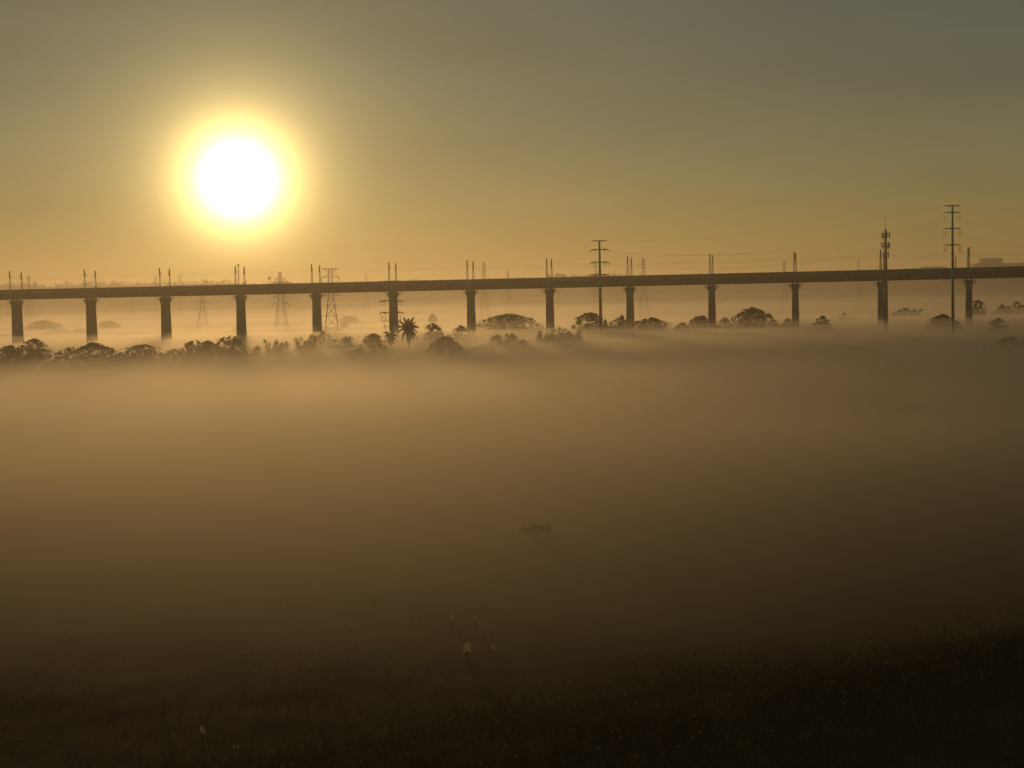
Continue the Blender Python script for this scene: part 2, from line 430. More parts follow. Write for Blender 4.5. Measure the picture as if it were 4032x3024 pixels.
# ------------------------------------------------------------------ power line poles in front of the viaduct
def pole_frame(px, ytop, Y):
    p = at(px, ytop, Y); g = ground_z(p.x, p.y)
    return p, g
def z_at(px, py, Y): return at(px, py, Y).z
line_dir = {}
def line_pole(name, label, px, ytop, Y, r_top, r_bot, arms, rz, strain):
    """arms: list of (photo y, half length in metres)"""
    p, g = pole_frame(px, ytop, Y)
    t = thing(name, label, 'power pole', (p.x, p.y, g - 0.3), rz)
    H = p.z - g + 0.3
    m = MB(); n = 12
    m.path([(0, 0, 0), (0, 0, H*0.3), (0, 0, H*0.65), (0, 0, H)], [r_bot, r_bot*0.85 + r_top*0.15, r_bot*0.45 + r_top*0.55, r_top], n)
    sh = m.build('shaft', M['pole_steel'], t, smooth=False)
    for f in (0.33, 0.62):
        c = MB(); rr = r_bot + (r_top - r_bot)*f + 0.10; c.tube((0, 0, H*f - 0.12), (0, 0, H*f + 0.12), rr, n=12); c.build('flange', M['pole_steel'], sh)
    tips = []
    for j, (py, half) in enumerate(arms):
        z = z_at(px, py, Y) - (g - 0.3)
        for s in (-1, 1):
            a = MB(); a.tube((s*r_top*0.5, 0, z), (s*half, 0, z + (0.12 if j else 0.0)), 0.24, 0.13, 6)
            arm = a.build('crossarm', M['pole_steel'], t)
            if j == 0: tips.append((s, j, Vector((s*half, 0, z)))); continue
            if strain:
                for d in (-1, 1):
                    i = MB(); i.tube((s*half*0.97, 0, z - 0.02), (s*half*0.97 + d*1.05, d*0.9, z - 0.42), 0.16, n=6); i.build('insulator_string', M['ceramic'], arm)
                w = MB(); w.path(sag_pts((s*half*0.97 - 1.05, -0.9, z - 0.42), (s*half*0.97 + 1.05, 0.9, z - 0.42), 1.1, 8), 0.05, 4); w.build('jumper_wire', M['wire'], arm)
                tips.append((s, j, Vector((s*half*0.97, 0, z - 0.45))))
            else:
                for d in (-0.30, 0.30):
                    i = MB(); i.tube((s*half*0.95 + d, 0, z + 0.05), (s*half*0.95 + d*0.85, 0, z - 2.0), 0.075, n=6); i.build('insulator_string', M['ceramic'], arm)
                b = MB(); b.tube((s*half*0.95 - 0.4, 0, z - 2.0), (s*half*0.95 + 0.4, 0, z - 2.0), 0.07, n=5); b.build('clamp', M['steel'], arm)
                tips.append((s, j, Vector((s*half*0.95, 0, z - 2.05))))
    M4 = Matrix.Translation(t.location) @ Matrix.Rotation(rz, 4, 'Z')
    return t, {(s, j): M4 @ q for s, j, q in tips}
poleA, tipA = line_pole('strain_pole', 'dark tubular strain pole with four crossarms standing in dome shaped trees', 2360, 947, 560, 0.33, 0.62,
    [(948, 2.75), (982, 2.5), (1032, 2.6), (1082, 2.5)], R(-3), True)
poleB, tipB = line_pole('suspension_pole', 'tall tubular power pole with paired hanging insulators past the phone mast', 3750, 809, 485, 0.27, 0.52,
    [(810, 2.65), (837, 2.5), (900, 2.65), (965, 2.5)], R(2), False)
poleC, tipC = line_pole('cable_end_pole', 'shorter power pole with cable platforms standing before the pier by the palms', 1538, 1106, 560, 0.33, 0.62,
    [(1107, 2.5), (1144, 3.3), (1184, 3.5), (1230, 3.4)], R(-4), True)
def terminal_platform(t, z, x0, x1, n, posts, h=1.9):
    m = MB(); m.box(((x0+x1)/2, 0, z), (abs(x1-x0), 1.5, 0.16)); o = m.build('platform', M['steel'], t)
    for i in range(n):
        x = posts[0] + (posts[1]-posts[0])*i/max(1, n-1)
        q = MB(); q.tube((x, 0, z), (x, 0, z + h), 0.15, 0.09, 6); q.build('cable_termination', M['ceramic'], o)
    return o
zc = poleC.location.z
terminal_platform(poleC, z_at(1538, 1264, 560) - zc, -3.7, 3.4, 6, (-3.5, 3.2))
terminal_platform(poleC, z_at(1538, 1285, 560) - zc, -2.9, 2.9, 2, (-2.6, 2.6), 0.5)
cb = MB()
for s in (-1, 1):
    z1 = z_at(1538, 1264, 560) - zc
    cb.path([(s*2.7, 0, z1), (s*2.75, 0, z1-1.2), (s*2.6, 0, z1-2.4), (s*1.8, 0, z1-4.5), (s*0.7, 0, z1-6.5), (s*0.6, 0, 0.2)], 0.07, 5)
cb.build('cable', M['wire'], poleC)
def conductors(name, pts_a, pts_b, sag, label, group, keys):
    for kk in keys:
        m = MB(); earth = kk[1] == 0
        m.path(sag_pts(pts_a[kk], pts_b[kk], sag*(0.55 if earth else 1.0), 16), 0.009 if earth else 0.014, 4)
        side = 'palm side' if kk[0] < 0 else 'phone side'
        lev = ('', 'upper ', 'middle ', 'lower ')[kk[1]]
        tag(m.build('earth_wire' if earth else name, M['wire']), (side + ' thin earth wire ' if earth else side + ' ' + lev + 'conductor ') + label, 'wire', group)
keys = [(s, j) for s in (-1, 1) for j in range(4)]
conductors('conductor', tipA, tipB, 5.5, 'sagging between the strain pole and the suspension pole', 'wires between the two tall poles', keys)
conductors('conductor', tipC, tipA, 3.2, 'strung from the strain pole down to the cable end pole', 'wires to the cable end pole', keys)
far_tip = {k: q + Vector((150, 8, -6)) for k, q in tipB.items()}
conductors('conductor', tipB, far_tip, 5.0, 'leaving the suspension pole away from the strain pole', 'wires beyond the suspension pole', keys)

# phone mast
def phone_mast():
    px, Y = 3487, 540
    p = at(px, 906, Y); g = ground_z(p.x, p.y); H = p.z - g + 0.3
    t = thing('phone_mast', 'tubular mobile phone mast crowded with antenna panels and a lightning rod', 'phone mast', (p.x, p.y, g - 0.3))
    m = MB(); m.path([(0, 0, 0), (0, 0, H*0.35), (0, 0, H*0.7), (0, 0, H)], [0.74, 0.64, 0.52, 0.34], 12); m.build('shaft', M['pole_steel'], t)
    r = MB(); r.tube((0, 0, H - 0.3), (0, 0, H + 0.6), 0.22, 0.08, 8); r.tube((0, 0, H + 0.5), (0, 0, H + 4.9), 0.07, 0.035, 6); r.build('lightning_rod', M['steel'], t)
    l = MB()
    for s in (-0.22, 0.22): l.tube((-1.05 + s*0.3, s, 0.5), (-0.55 + s*0.3, s, H - 1.0), 0.045, n=4)
    for i in range(0, 90): 
        f = i/90; l.tube((-1.05 + 0.5*f, -0.22, 0.8 + f*(H-2)), (-1.05 + 0.5*f, 0.22, 0.8 + f*(H-2)), 0.025, n=3)
    l.build('ladder', M['steel'], t)
    rr = random.Random(3)
    for z, rad, n, ph, hh in ((H - 1.75, 1.5, 7, 0.3, 1.9), (H - 5.2, 1.6, 5, 0.15, 2.0), (H - 8.7, 1.3, 4, 0.5, 1.6)):
        fr = MB(); k = 16
        for zz in (z - 0.5, z + 0.45):
            ring = [Vector((rad*0.85*math.cos(2*math.pi*i/k), rad*0.85*math.sin(2*math.pi*i/k), zz)) for i in range(k+1)]
            for a, b in zip(ring, ring[1:]): fr.tube(a, b, 0.06, n=4)
            for i in range(0, k, 4): fr.tube((0, 0, zz), ring[i], 0.06, n=4)
        ro = fr.build('antenna_ring', M['steel'], t)
        for i in range(n):
            a = ph + 2*math.pi*i/n
            pn = MB(); mt = Matrix.Rotation(a, 3, 'Z')
            h_ = hh*(0.75 + 0.5*rr.random()); dz = rr.uniform(-0.3, 0.3)
            pn.tube((rad*math.cos(a)*0.86, rad*math.sin(a)*0.86, z - 1.0), (rad*math.cos(a)*0.86, rad*math.sin(a)*0.86, z + 1.0), 0.05, n=5)
            pn.box((rad*math.cos(a), rad*math.sin(a), z + dz), (0.14, 0.26, h_), mt)
            pn.build('antenna_panel', M['panel'], ro)
    for i, (z, a, w, h_) in enumerate(((H-5.0, -0.3, 0.55, 1.1), (H-6.1, 0.15, 0.6, 0.7), (H-8.3, 0.1, 0.6, 0.55), (H-2.6, 2.6, 0.4, 0.7))):
        b = MB(); b.box((0.85*math.cos(a), 0.85*math.sin(a), z), (0.45, 0.40, h_), Matrix.Rotation(a, 3, 'Z')); b.build('radio_unit', M['panel'], t)
    eq = MB(); eq.tube((-0.75, 0, H-14.5), (-0.75, 0, H-9.7), 0.16, n=6); eq.build('cable_bundle', M['ceramic'], t)
phone_mast()

# ------------------------------------------------------------------ lattice pylons
def pylon(label, px, ytop, Y, base_half, waist_half, waist_f, top_half, arms, rz=0.0, detail=True, thick=0.09, group=None, panels=7, platform=False):
    p = at(px, ytop, Y); g = -0.3
    t = thing('lattice_pylon', label, 'pylon', (p.x, p.y, g), rz, group)
    H = p.z - g
    def hw(z):
        f = z/H
        return base_half + (waist_half - base_half)*f/waist_f if f < waist_f else waist_half + (top_half - waist_half)*(f - waist_f)/(1 - waist_f)
    zw = H*waist_f
    for sx in (-1, 1):
        for sy in (-1, 1):
            m = MB(); m.path([(sx*hw(z), sy*hw(z), z) for z in (0, zw, H)], [thick*1.25, thick*1.1, thick], 4); m.build('leg', M['steel'], t)
    zs = [0.0]; z = 0.0
    while z < H - 1.0:
        z += max(1.9, 2.0*hw(z)*0.95) if detail else max(3.5, 2.2*hw(z)); zs.append(min(z, H))
    b = MB()
    for z0, z1 in zip(zs, zs[1:]):
        a0, a1 = hw(z0), hw(z1)
        for k in range(4):
            c0, s0 = [(1, 1), (-1, 1), (-1, -1), (1, -1)][k]; c1, s1 = [(-1, 1), (-1, -1), (1, -1), (1, 1)][k]
            b.tube((c0*a0, s0*a0, z0), (c1*a1, s1*a1, z1), thick*0.55, n=3); b.tube((c1*a0, s1*a0, z0), (c0*a1, s0*a1, z1), thick*0.55, n=3)
            b.tube((c0*a1, s0*a1, z1), (c1*a1, s1*a1, z1), thick*0.55, n=3)
    b.build('bracing', M['steel'], t)
    for (py, half, up, strings) in arms:
        z = z_at(px, py, Y) - g; w = hw(min(z, H))
        for s in (-1, 1):
            a = MB()
            for sy in (-1, 1):
                a.tube((s*w, sy*w, z), (s*half, 0, z + (0.0 if up >= 0 else 0.0)), thick*0.9, n=4)
                a.tube((s*w, sy*w, z + up), (s*half, 0, z), thick*0.7, n=4)
                if detail:
                    for f in (0.33, 0.66): a.tube((s*(w + (half-w)*f), sy*w*(1-f), z), (s*(w + (half-w)*f), sy*w*(1-f), z + up*(1-f)), thick*0.5, n=3)
            arm = a.build('crossarm', M['steel'], t)
            if strings:
                for d in ((0.0,) if not detail else (-0.35, 0.35)):
                    i = MB(); i.tube((s*half + d, 0, z), (s*half + d, 0, z - strings), 0.10, n=5); i.build('insulator_string', M['ceramic'], arm)
    if platform:
        for py, x0, x1, n, posts in ((1289, -4.9, 8.2, 6, (5.0, 7.9)), (1299, -4.9, 6.3, 0, (0, 0)), (1310, -4.5, 3.8, 0, (0, 0))):
            z = z_at(px, py, Y) - g
            m = MB()
            for sy in (-1, 1): m.box(((x0+x1)/2, sy*hw(z), z), (x1-x0, 0.16, 0.16))
            m.box((x1 - 1.6, 0, z + 0.05), (3.2, 2*hw(z), 0.10)) if n else m.box((x1 - 0.3, 0, z), (0.2, 2*hw(z), 0.14))
            m.box((x0 + 0.1, 0, z), (0.2, 2*hw(z), 0.14))
            o = m.build('cable_platform', M['steel'], t)
            for i in range(n):
                x = posts[0] + (posts[1]-posts[0])*i/(n-1)
                q = MB(); q.tube((x, -hw(z)*0.4*(i % 2), z), (x, -hw(z)*0.4*(i % 2), z + 1.9), 0.15, 0.09, 6); q.build('cable_termination', M['ceramic'], o)
        for py, ex in ((1202, 3.0), (1242, 3.2)):
            z = z_at(px, py, Y) - g; m = MB()
            m.box((0, 0, z), (2*(hw(z) + ex), 0.14, 0.14)); m.build('outrigger', M['steel'], t)
    return t
pylon('lattice pylon with cable platforms low down behind the viaduct', 1300, 1056, 790, 4.4, 1.35, 0.62, 0.95,
      [(1057, 4.1, -1.6, 0), (1092, 4.5, 1.9, 2.6), (1126, 4.6, 1.8, 2.4), (1163, 4.7, 1.5, 0)], R(4), True, 0.12, platform=True)
pylon('hazy lattice pylon with two wide lower arms, near the water tower', 1102, 1071, 1000, 4.6, 1.5, 0.60, 0.6,
      [(1100, 3.8, 1.6, 2), (1168, 4.6, 1.5, 2), (1196, 5.3, 1.6, 2)], R(-6), True, 0.10)
pylon('faint lattice pylon under the deck, next to the piers away from the palms', 795, 1145, 1300, 5.2, 1.6, 0.6, 1.0,
      [(1160, 5.0, 1.5, 2), (1190, 5.6, 1.5, 2)], R(5), False, 0.11)
pylon('faintest lattice pylon under the deck, half lost in the far fog', 519, 1150, 1750, 6.0, 2.0, 0.6, 1.2,
      [(1168, 6.0, 1.5, 2), (1195, 6.5, 1.6, 2)], R(12), False, 0.12)
FARP = [(112, 1084, 1600, 'distant pylon standing above the deck beside the first wooded rise'), (138, 1100, 2000, 'smaller distant pylon close beside a taller twin above the deck'),
        (612, 1085, 1900, 'distant pylon left alone on the skyline between two mast pairs'), (707, 1083, 1800, 'distant pylon on the skyline just before the glow of the sun'),
        (1442, 1081, 2000, 'faint needle like pylon on the skyline near the lattice pylon with platforms'), (1905, 1033, 1350, 'tall narrow pylon on the skyline behind the wide dome of trees'),
        (2000, 1064, 1700, 'shorter pylon paired with the tall narrow one on the skyline'), (2346, 1042, 1500, 'pylon mostly hidden behind the strain pole'),
        (2533, 1016, 1300, 'tall pylon on the skyline just past the strain pole'), (3088, 1027, 1600, 'faint pylon on the skyline over the umbrella shaped tree'),
        (3381, 1023, 1700, 'faint pylon on the skyline just short of the phone mast')]
for i, (px, yt, Y, lab) in enumerate(FARP):
    pylon(lab, px, yt, Y, 4.0, 1.4, 0.62, 0.9, [(yt + 12, 3.2, 1.4, 0), (yt + 26, 3.4, 1.4, 0), (yt + 40, 3.4, 1.4, 0)], R(70 + 9*i % 40), False, 0.10, 'far pylons along the skyline')

# other far structures
def flood_mast():
    px, Y = 938, 720; p = at(px, 1042, Y); t = thing('floodlight_mast', 'slim floodlight mast with a short crossbar rising between a pair of catenary masts', 'mast', (p.x, p.y, -0.3))
    H = p.z + 0.3
    m = MB(); m.path([(0, 0, 0), (0, 0, H*0.5), (0, 0, H)], [0.32, 0.24, 0.14], 8); m.build('shaft', M['pole_steel'], t)
    c = MB(); c.box((0, 0, H), (1.6, 0.3, 0.14)); b = c.build('crossbar', M['steel'], t)
    for x in (-0.6, -0.2, 0.2, 0.6):
        q = MB(); q.box((x, -0.2, H - 0.25), (0.28, 0.3, 0.4)); q.build('lamp', M['panel'], b)
flood_mast()
def water_tower():
    Y = 2740; p = at(1061, 1087, Y); g = hill_z(p.x, Y); H = p.z - g
    t = thing('water_tower', 'small water tower with a drum tank on stilts over the hills', 'water tower', (p.x, p.y, g - 0.4))
    k = MB(); n = 16; r = 2.9; h0 = H - 5.4
    k.loft([[Vector((r*a*math.cos(2*math.pi*i/n), r*a*math.sin(2*math.pi*i/n), z)) for i in range(n)] for a, z in ((0.6, h0 - 0.8), (1, h0), (1, H - 0.6), (0.2, H))])
    k.build('tank', M['wall'], t)
    for s in (-1, 1):
        for u in (-1, 1):
            m = MB(); m.tube((s*1.9, u*1.9, 0), (s*1.7, u*1.7, h0), 0.28, n=6); m.build('leg', M['concrete'], t)
water_tower()
def building(label, Y, px0, px1, yt, depth, storeys, steps=(), round_roof=0.0, name='building'):
    a = at(px0, yt, Y); b = at(px1, yt, Y); w = b.x - a.x; xm = (a.x + b.x)/2
    top = (a.z + b.z)/2; g = hill_z(xm, Y) - 5; H = top - g
    t = thing(name, label, 'building', (xm, Y, g))
    m = MB(); Hw = H - (round_roof if round_roof else 0.5); m.box((0, depth/2, Hw/2), (w, depth, Hw)); m.build('wall', M['wall'], t)
    r = MB()
    if round_roof:
        n = 12; prof = [Vector((math.cos(math.pi*i/n)*(w/2 + 0.6), 0, Hw + math.sin(math.pi*i/n)*round_roof)) for i in range(n+1)]
        r.loft([[q + Vector((0, y, 0)) for q in prof] for y in (-0.6, depth + 0.6)])
    else: r.box((0, depth/2, H - 0.2), (w + 0.8, depth + 0.8, 0.6))
    ro = r.build('roof', M['roof'], t)
    for (f0, f1, dz) in steps:
        q = MB(); q.box((w*((f0+f1)/2 - 0.5), depth/2, H + dz/2), (w*(f1-f0), depth*0.7, dz)); q.build('roof_house', M['wall'], ro)
    nw = max(2, int(w/4.2)); sh = 3.3
    wm = MB(); wm.box((0, -0.04, 0), (1.9, 0.12, 1.7)); wmesh = wm.mesh('window'); 
    fm = MB(); fm.box((0, -0.10, -0.95), (2.2, 0.3, 0.16)); smesh = fm.mesh('sill')
    for s in range(storeys):
        z = Hw - 1.9 - s*sh
        for i in range(nw):
            o = obj('window', wmesh, M['glass'], t); o.location = (-w/2 + (i + 0.5)*w/nw, 0, z)
            obj('sill', smesh, M['wall'], o)
    return t
building('long low flat roofed block on the rise between the two power masts', 2600, 3562, 3726, 1056, 16, 2, ((0.42, 1.0, 2.6), (0.66, 0.86, 2.0)))
building('stepped pale block on the wooded rise past the suspension pole', 2420, 3840, 4060, 1036, 22, 2, ((0.13, 0.50, 8.2),))
building('small arched roof hall on the skyline by the water tower', 2680, 1068, 1142, 1106, 30, 1, (), 4.0)
building('flat topped pale block on the skyline beside the strain pole trees', 2650, 2187, 2228, 1079, 12, 2, ((0.1, 0.5, 1.2),))
def chimney():
    Y = 2500; p = at(3763, 1012, Y); g = hill_z(p.x, Y); t = thing('chimney_stack', 'plain round chimney stack just past the suspension pole', 'chimney', (p.x, p.y, g - 0.5))
    H = p.z - g + 0.5; m = MB(); m.path([(0, 0, 0), (0, 0, H)], [2.0, 1.4], 14); s = m.build('stack', M['concrete'], t)
    for f in (0.88, 0.99): 
        c = MB(); c.tube((0, 0, H*f - 0.3), (0, 0, H*f + 0.3), 1.75, n=14); c.build('band', M['concrete'], s)
chimney()

# ------------------------------------------------------------------ trees
def leaf_quad(mb, c, size, rr):
    n = Vector((rr.gauss(0, 1), rr.gauss(0, 1), rr.gauss(0, 1) + 0.3)).normalized()
    u = n.orthogonal().normalized(); a = rr.random()*6.283
    u = (Matrix.Rotation(a, 3, n) @ u); v = n.cross(u)
    s = size*(0.55 + 0.9*rr.random()); w = s*(0.45 + 0.4*rr.random())
    mb.add([c - u*s*0.5, c + v*w*0.5 - u*s*0.08, c + u*s*0.5, c - v*w*0.5 - u*s*0.08], [(0, 1, 2, 3)])
def lobe(mb, c, r, flat, n, size, rr):
    for _ in range(n):
        d = Vector((rr.gauss(0, 1), rr.gauss(0, 1), rr.gauss(0, 1))).normalized()*(rr.random()**0.42)
        leaf_quad(mb, c + Vector((d.x*r, d.y*r, d.z*r*flat)), size, rr)
def tree(kind, label, px, ytop, wpx, Y, seed, group=None, name=None, base=0.0):
    rr = random.Random(seed)
    p = at(px, ytop, Y); g = ground_z(p.x, p.y) + base; H = p.z - g; W = wpx*Y/FPX
    t = thing(name or {'dome': 'dome_tree', 'open': 'open_tree', 'umbrella': 'umbrella_tree', 'thicket': 'thicket', 'feather': 'bamboo_clump', 'sapling': 'sapling', 'shrub': 'shrub'}[kind],
              label, {'thicket': 'bush', 'shrub': 'bush', 'feather': 'bamboo'}.get(kind, 'tree'), (p.x, p.y, g - 0.25), 0, group)
    tr = MB(); cr = MB(); k = max(1.0, Y/700.0)
    ls = 0.42*k
    lobes = []; so = rr.uniform(0, 50)
    def crown(Wd, z0, z1, N, rough, gap, p, freq, x0=0.0):
        """leaves through a noise-shaped hull with noise-shaped gaps"""
        got = 0; tries = 0
        while got < N and tries < N*12:
            tries += 1
            a = rr.random()*6.283; h = rr.random(); q = rr.random()**0.45
            env = max(0.0, 1 - h**p)**0.5
            d = Vector((math.cos(a), math.sin(a), h*1.5))
            env *= 1 + rough*noise.noise(d*1.9 + Vector((so, 0, 0))) + 0.6*rough*noise.noise(d*4.3 + Vector((so, 9, 0))) + 0.45*rough*noise.noise(d*9.5 + Vector((so, 5, 0)))
            c = Vector((x0 + Wd/2*env*q*math.cos(a), Wd/2*0.75*env*q*math.sin(a), z0 + (z1 - z0)*h*(1 + 0.10*rough*noise.noise(Vector((a*1.3, so, 3))))))
            if noise.noise(c*freq + Vector((so, so, 0))) < gap: continue
            leaf_quad(cr, c, ls, rr); got += 1
    area = W*H/k/k
    if kind == 'dome':
        crown(W*1.12, H*0.30, H*0.97, int(1500 + area*26), 0.75, -0.22, 1.9, 0.55)
        nl = 9
    elif kind == 'open':
        crown(W*1.12, H*0.52, H*0.98, int(700 + area*13), 0.85, 0.04, 2.0, 0.75)
        crown(W*1.15, H*0.26, H*0.66, int(800 + area*15), 0.55, -0.2, 3.0, 0.6)
        nl = 12
    elif kind == 'umbrella':
        crown(W*1.05, H*0.42, H*0.98, int(1500 + area*24), 0.5, -0.16, 1.9, 0.6)
        crown(W*0.95, H*0.30, H*0.60, int(600 + area*9), 0.4, -0.25, 3.0, 0.5)
        nl = 14
    elif kind == 'thicket':
        n = max(2, int(W/4.0))
        for i in range(n):
            x = ((i + 0.5 + rr.uniform(-.25, .25))/n - 0.5)*W
            e = (0.62 + 0.38*rr.random())*(1 - 0.35*abs(2*x/W)**2) if i != n//2 else 0.98
            crown(W/n*1.9 + 1.2, H*0.10, H*e, int(700 + area*24/n), 0.8, -0.2, 2.0, 0.6, x)
        nl = 5
    if kind in ('dome', 'open', 'umbrella', 'thicket'):
        for i in range(int(8 + W*0.9)):
            a = rr.uniform(0.12, 3.02); rx = W*0.54*math.cos(a)*rr.uniform(0.85, 1.12)
            c = Vector((rx, rr.uniform(-1, 1), H*(0.48 + 0.47*math.sin(a)*rr.uniform(0.88, 1.02)) if kind != 'thicket' else H*(0.3 + 0.4*math.sin(a)*rr.uniform(0.9, 1.1))))
            lobe(cr, c, rr.uniform(0.3, 0.75), 0.7, 46, ls, rr)
        for i in range(nl):
            a = rr.random()*6.283; e = rr.random()
            lobes.append((Vector((W*0.40*(0.4 + 0.6*rr.random())*math.cos(a), W*0.3*math.sin(a), H*(0.5 + 0.36*e))), 0.5 + 0.03*W, 0.6, 34))
    if kind == 'feather':
        n = int(9 + W*1.3)
        for i in range(n):
            x0 = rr.uniform(-0.42, 0.42)*W; out = (1 if rr.random() < 0.62 else -1)*rr.uniform(0.6, 2.2); hh = H*(0.60 + 0.36*rr.random()) if i else H
            yy = rr.uniform(-1.5, 1.5)
            pts = [Vector((x0 + out*f**2.2, yy, hh*(f if f < 0.8 else 0.8 + 0.9*(f-0.8) - 2.2*(f-0.8)**2))) for f in (0, .25, .5, .7, .8, .88, .95, 1.03)]
            tr.path(pts, [0.09, 0.08, 0.07, 0.05, 0.04, 0.035, 0.03, 0.02], 4)
            for f in range(2, 8):
                for _ in range(22):
                    c = pts[f-1].lerp(pts[f], rr.random()) + Vector((rr.gauss(0, .30), rr.gauss(0, .3), rr.gauss(-0.12, .30)))
                    leaf_quad(cr, c, ls*0.9, rr)
        crown(W*1.2, H*0.12, H*0.66, int(700 + area*16), 0.6, -0.25, 2.2, 0.7)
    elif kind in ('sapling', 'shrub'):
        n = 7 if kind == 'sapling' else 12
        for i in range(n):
            a = rr.random()*6.283; rad = W/2*(0.3 + 0.65*rr.random())
            lobes.append((Vector((rad*math.cos(a), rad*math.sin(a)*0.6, H*(0.50 + 0.42*rr.random()))), W*0.11 + 0.08, 0.75, 34 if kind == 'sapling' else 80))
        ls = 0.16 if kind == 'sapling' else 0.20
    for c, r, f, n in lobes: lobe(cr, c, r, f, int(n*1.5*min(1.0, 1.2/k)), ls, rr)
    if kind != 'feather':
        r0 = max(0.03, 0.014*H + 0.010*W)*(1.7 if kind == 'shrub' else 1.0)
        fork = Vector((rr.uniform(-0.3, 0.3)*r0*4, 0, H*0.36))
        tr.path([(0, 0, 0), fork*0.5 + Vector((rr.uniform(-.1, .1), 0, 0)), fork], [r0*1.4, r0*1.1, r0], 7)
        for c, r, f, n in lobes[:26]:
            mid = fork.lerp(c, 0.55) + Vector((0, 0, -0.06*H))
            tr.path([fork, mid, c], [r0*0.5, r0*0.28, r0*0.10], 4)
    tr.build('stem' if kind == 'feather' else 'trunk', M['bark'], t)
    c = cr.build('crown', M['leaf'], t)
    return t
TREES = [
 ('dome', 'dense rounded tree beside the open branched tree at the farthest pier', 40, 1354, 115, 440),
 ('open', 'open branched tree with airy clumps against the farthest pier from the phone mast', 130, 1328, 118, 440),
 ('thicket', 'small rounded bush tucked against the broad flat topped tree', 235, 1364, 100, 435),
 ('dome', 'broad flat topped dark tree hiding the foot of a pier', 365, 1343, 185, 440),
 ('thicket', 'low ragged bush trailing off beside the broad flat topped tree', 452, 1385, 90, 430),
 ('open', 'leafy open tree leading a ragged row of trees before the piers', 560, 1351, 160, 440),
 ('thicket', 'low hedge filling the ragged row of trees', 650, 1372, 150, 438),
 ('open', 'tallest tree at the start of the ragged row before the piers', 765, 1335, 110, 440),
 ('dome', 'round clump in the middle of the ragged row of trees', 815, 1337, 100, 442),
 ('open', 'airy topped tree ending the ragged row next to a pier', 905, 1317, 110, 445),
 ('thicket', 'dim bush leaning at the pier foot behind the ragged row', 985, 1362, 75, 460),
 ('feather', 'arching bamboo with a drooping tip on its own', 1085, 1320, 105, 470),
 ('feather', 'taller upright bamboo clump near the lattice pylon pier', 1190, 1302, 95, 480),
 ('thicket', 'fog covered scrub at the foot of the pier beside the lattice pylon', 1245, 1300, 75, 520),
 ('thicket', 'pale fogged scrub below the lattice pylon with platforms', 1360, 1318, 150, 500),
 ('dome', 'fogged round tree standing just before the smaller palm', 1470, 1307, 90, 480),
 ('thicket', 'sunken fogged bush under the fogged round tree by the palms', 1450, 1350, 160, 440),
 ('open', 'flat layered small tree just past the larger palm', 1705, 1268, 72, 560),
 ('thicket', 'low scrub row beyond the flat layered small tree', 1785, 1279, 100, 560),
 ('dome', 'grey fog swallowed tree with rounded heads in front of the scrub row', 1750, 1321, 130, 430),
 ('dome', 'very wide spreading tree mass filling the span between two piers', 2000, 1233, 262, 680),
 ('thicket', 'long dim bush line sunk in fog before the wide spreading tree', 1975, 1308, 230, 470),
 ('feather', 'dark bristling bamboo thicket in front of the fog', 2150, 1278, 120, 500),
 ('feather', 'second dark bamboo tuft with a pointed crest', 2233, 1271, 110, 500),
 ('thicket', 'shadowy undergrowth joining the two dark bamboo tufts', 2200, 1305, 200, 495),
 ('dome', 'dense dome tree at the foot of the strain pole', 2325, 1224, 135, 590),
 ('thicket', 'hedge running from the strain pole to the next pier', 2415, 1246, 110, 600),
 ('open', 'small airy tree poking above the hedge by the strain pole', 2449, 1238, 44, 605),
 ('dome', 'low rounded tree past the hedge by the strain pole', 2560, 1246, 165, 600),
 ('open', 'thin low tree at the gap before the rounded pair of trees', 2688, 1266, 66, 600),
 ('dome', 'compact dome tree leaning on the pier next to the umbrella tree', 2760, 1236, 105, 600),
 ('thicket', 'hedge linking the compact dome tree and the umbrella tree', 2850, 1247, 130, 600),
 ('umbrella', 'large umbrella shaped tree with a flat spreading crown', 2962, 1207, 165, 600),
 ('thicket', 'low hedge trailing from the umbrella tree to a pier', 3078, 1250, 90, 600),
 ('open', 'small flat tree alone in the fog past the umbrella tree', 3238, 1239, 62, 560),
 ('thicket', 'very faint far scrub behind the small flat tree', 3320, 1230, 110, 800),
 ('dome', 'low broad bush crossing behind the suspension pole', 3710, 1231, 135, 540),
 ('open', 'dim ragged tree touching the last pier past the suspension pole', 3850, 1177, 50, 780),
 ('open', 'faint flat bush in the fog past the last pier', 3928, 1246, 70, 520),
 ('thicket', 'hazy tree belt on the slope past the last pier', 4000, 1185, 190, 900),
 ('thicket', 'dark low bush belt in the nearer fog past the suspension pole', 3950, 1319, 230, 400),
 ('thicket', 'hazy tree belt between the phone mast and the suspension pole', 3570, 1207, 190, 900),
 ('dome', 'large ghostly tree behind the two piers farthest from the phone mast', 170, 1260, 115, 1000),
 ('dome', 'ghostly rounded tree with a peaked top in the far fog', 228, 1296, 95, 900),
 ('umbrella', 'ghostly flat topped tree in the far fog by a pier', 316, 1294, 58, 880),
 ('dome', 'pale far tree just past the second pier from the end', 428, 1261, 75, 1050),
 ('dome', 'low ghostly mound of trees in the far fog', 535, 1305, 120, 850),
 ('thicket', 'ghostly hedge beside the low mound of far trees', 455, 1311, 80, 850),
 ('dome', 'single round ghostly tree standing apart in the far fog', 727, 1303, 44, 820),
 ('thicket', 'ghostly tree half hidden by the pier next to the airy topped tree', 922, 1289, 55, 800),
 ('dome', 'faint far tree group beyond the lattice pylon with platforms', 1372, 1243, 72, 1100),
 ('thicket', 'faint far bush line at the edge of view behind the farthest pier', 25, 1314, 80, 850),
 ('dome', 'faint tiny tree on the far fog behind the flat layered tree', 1703, 1234, 30, 1300),
]
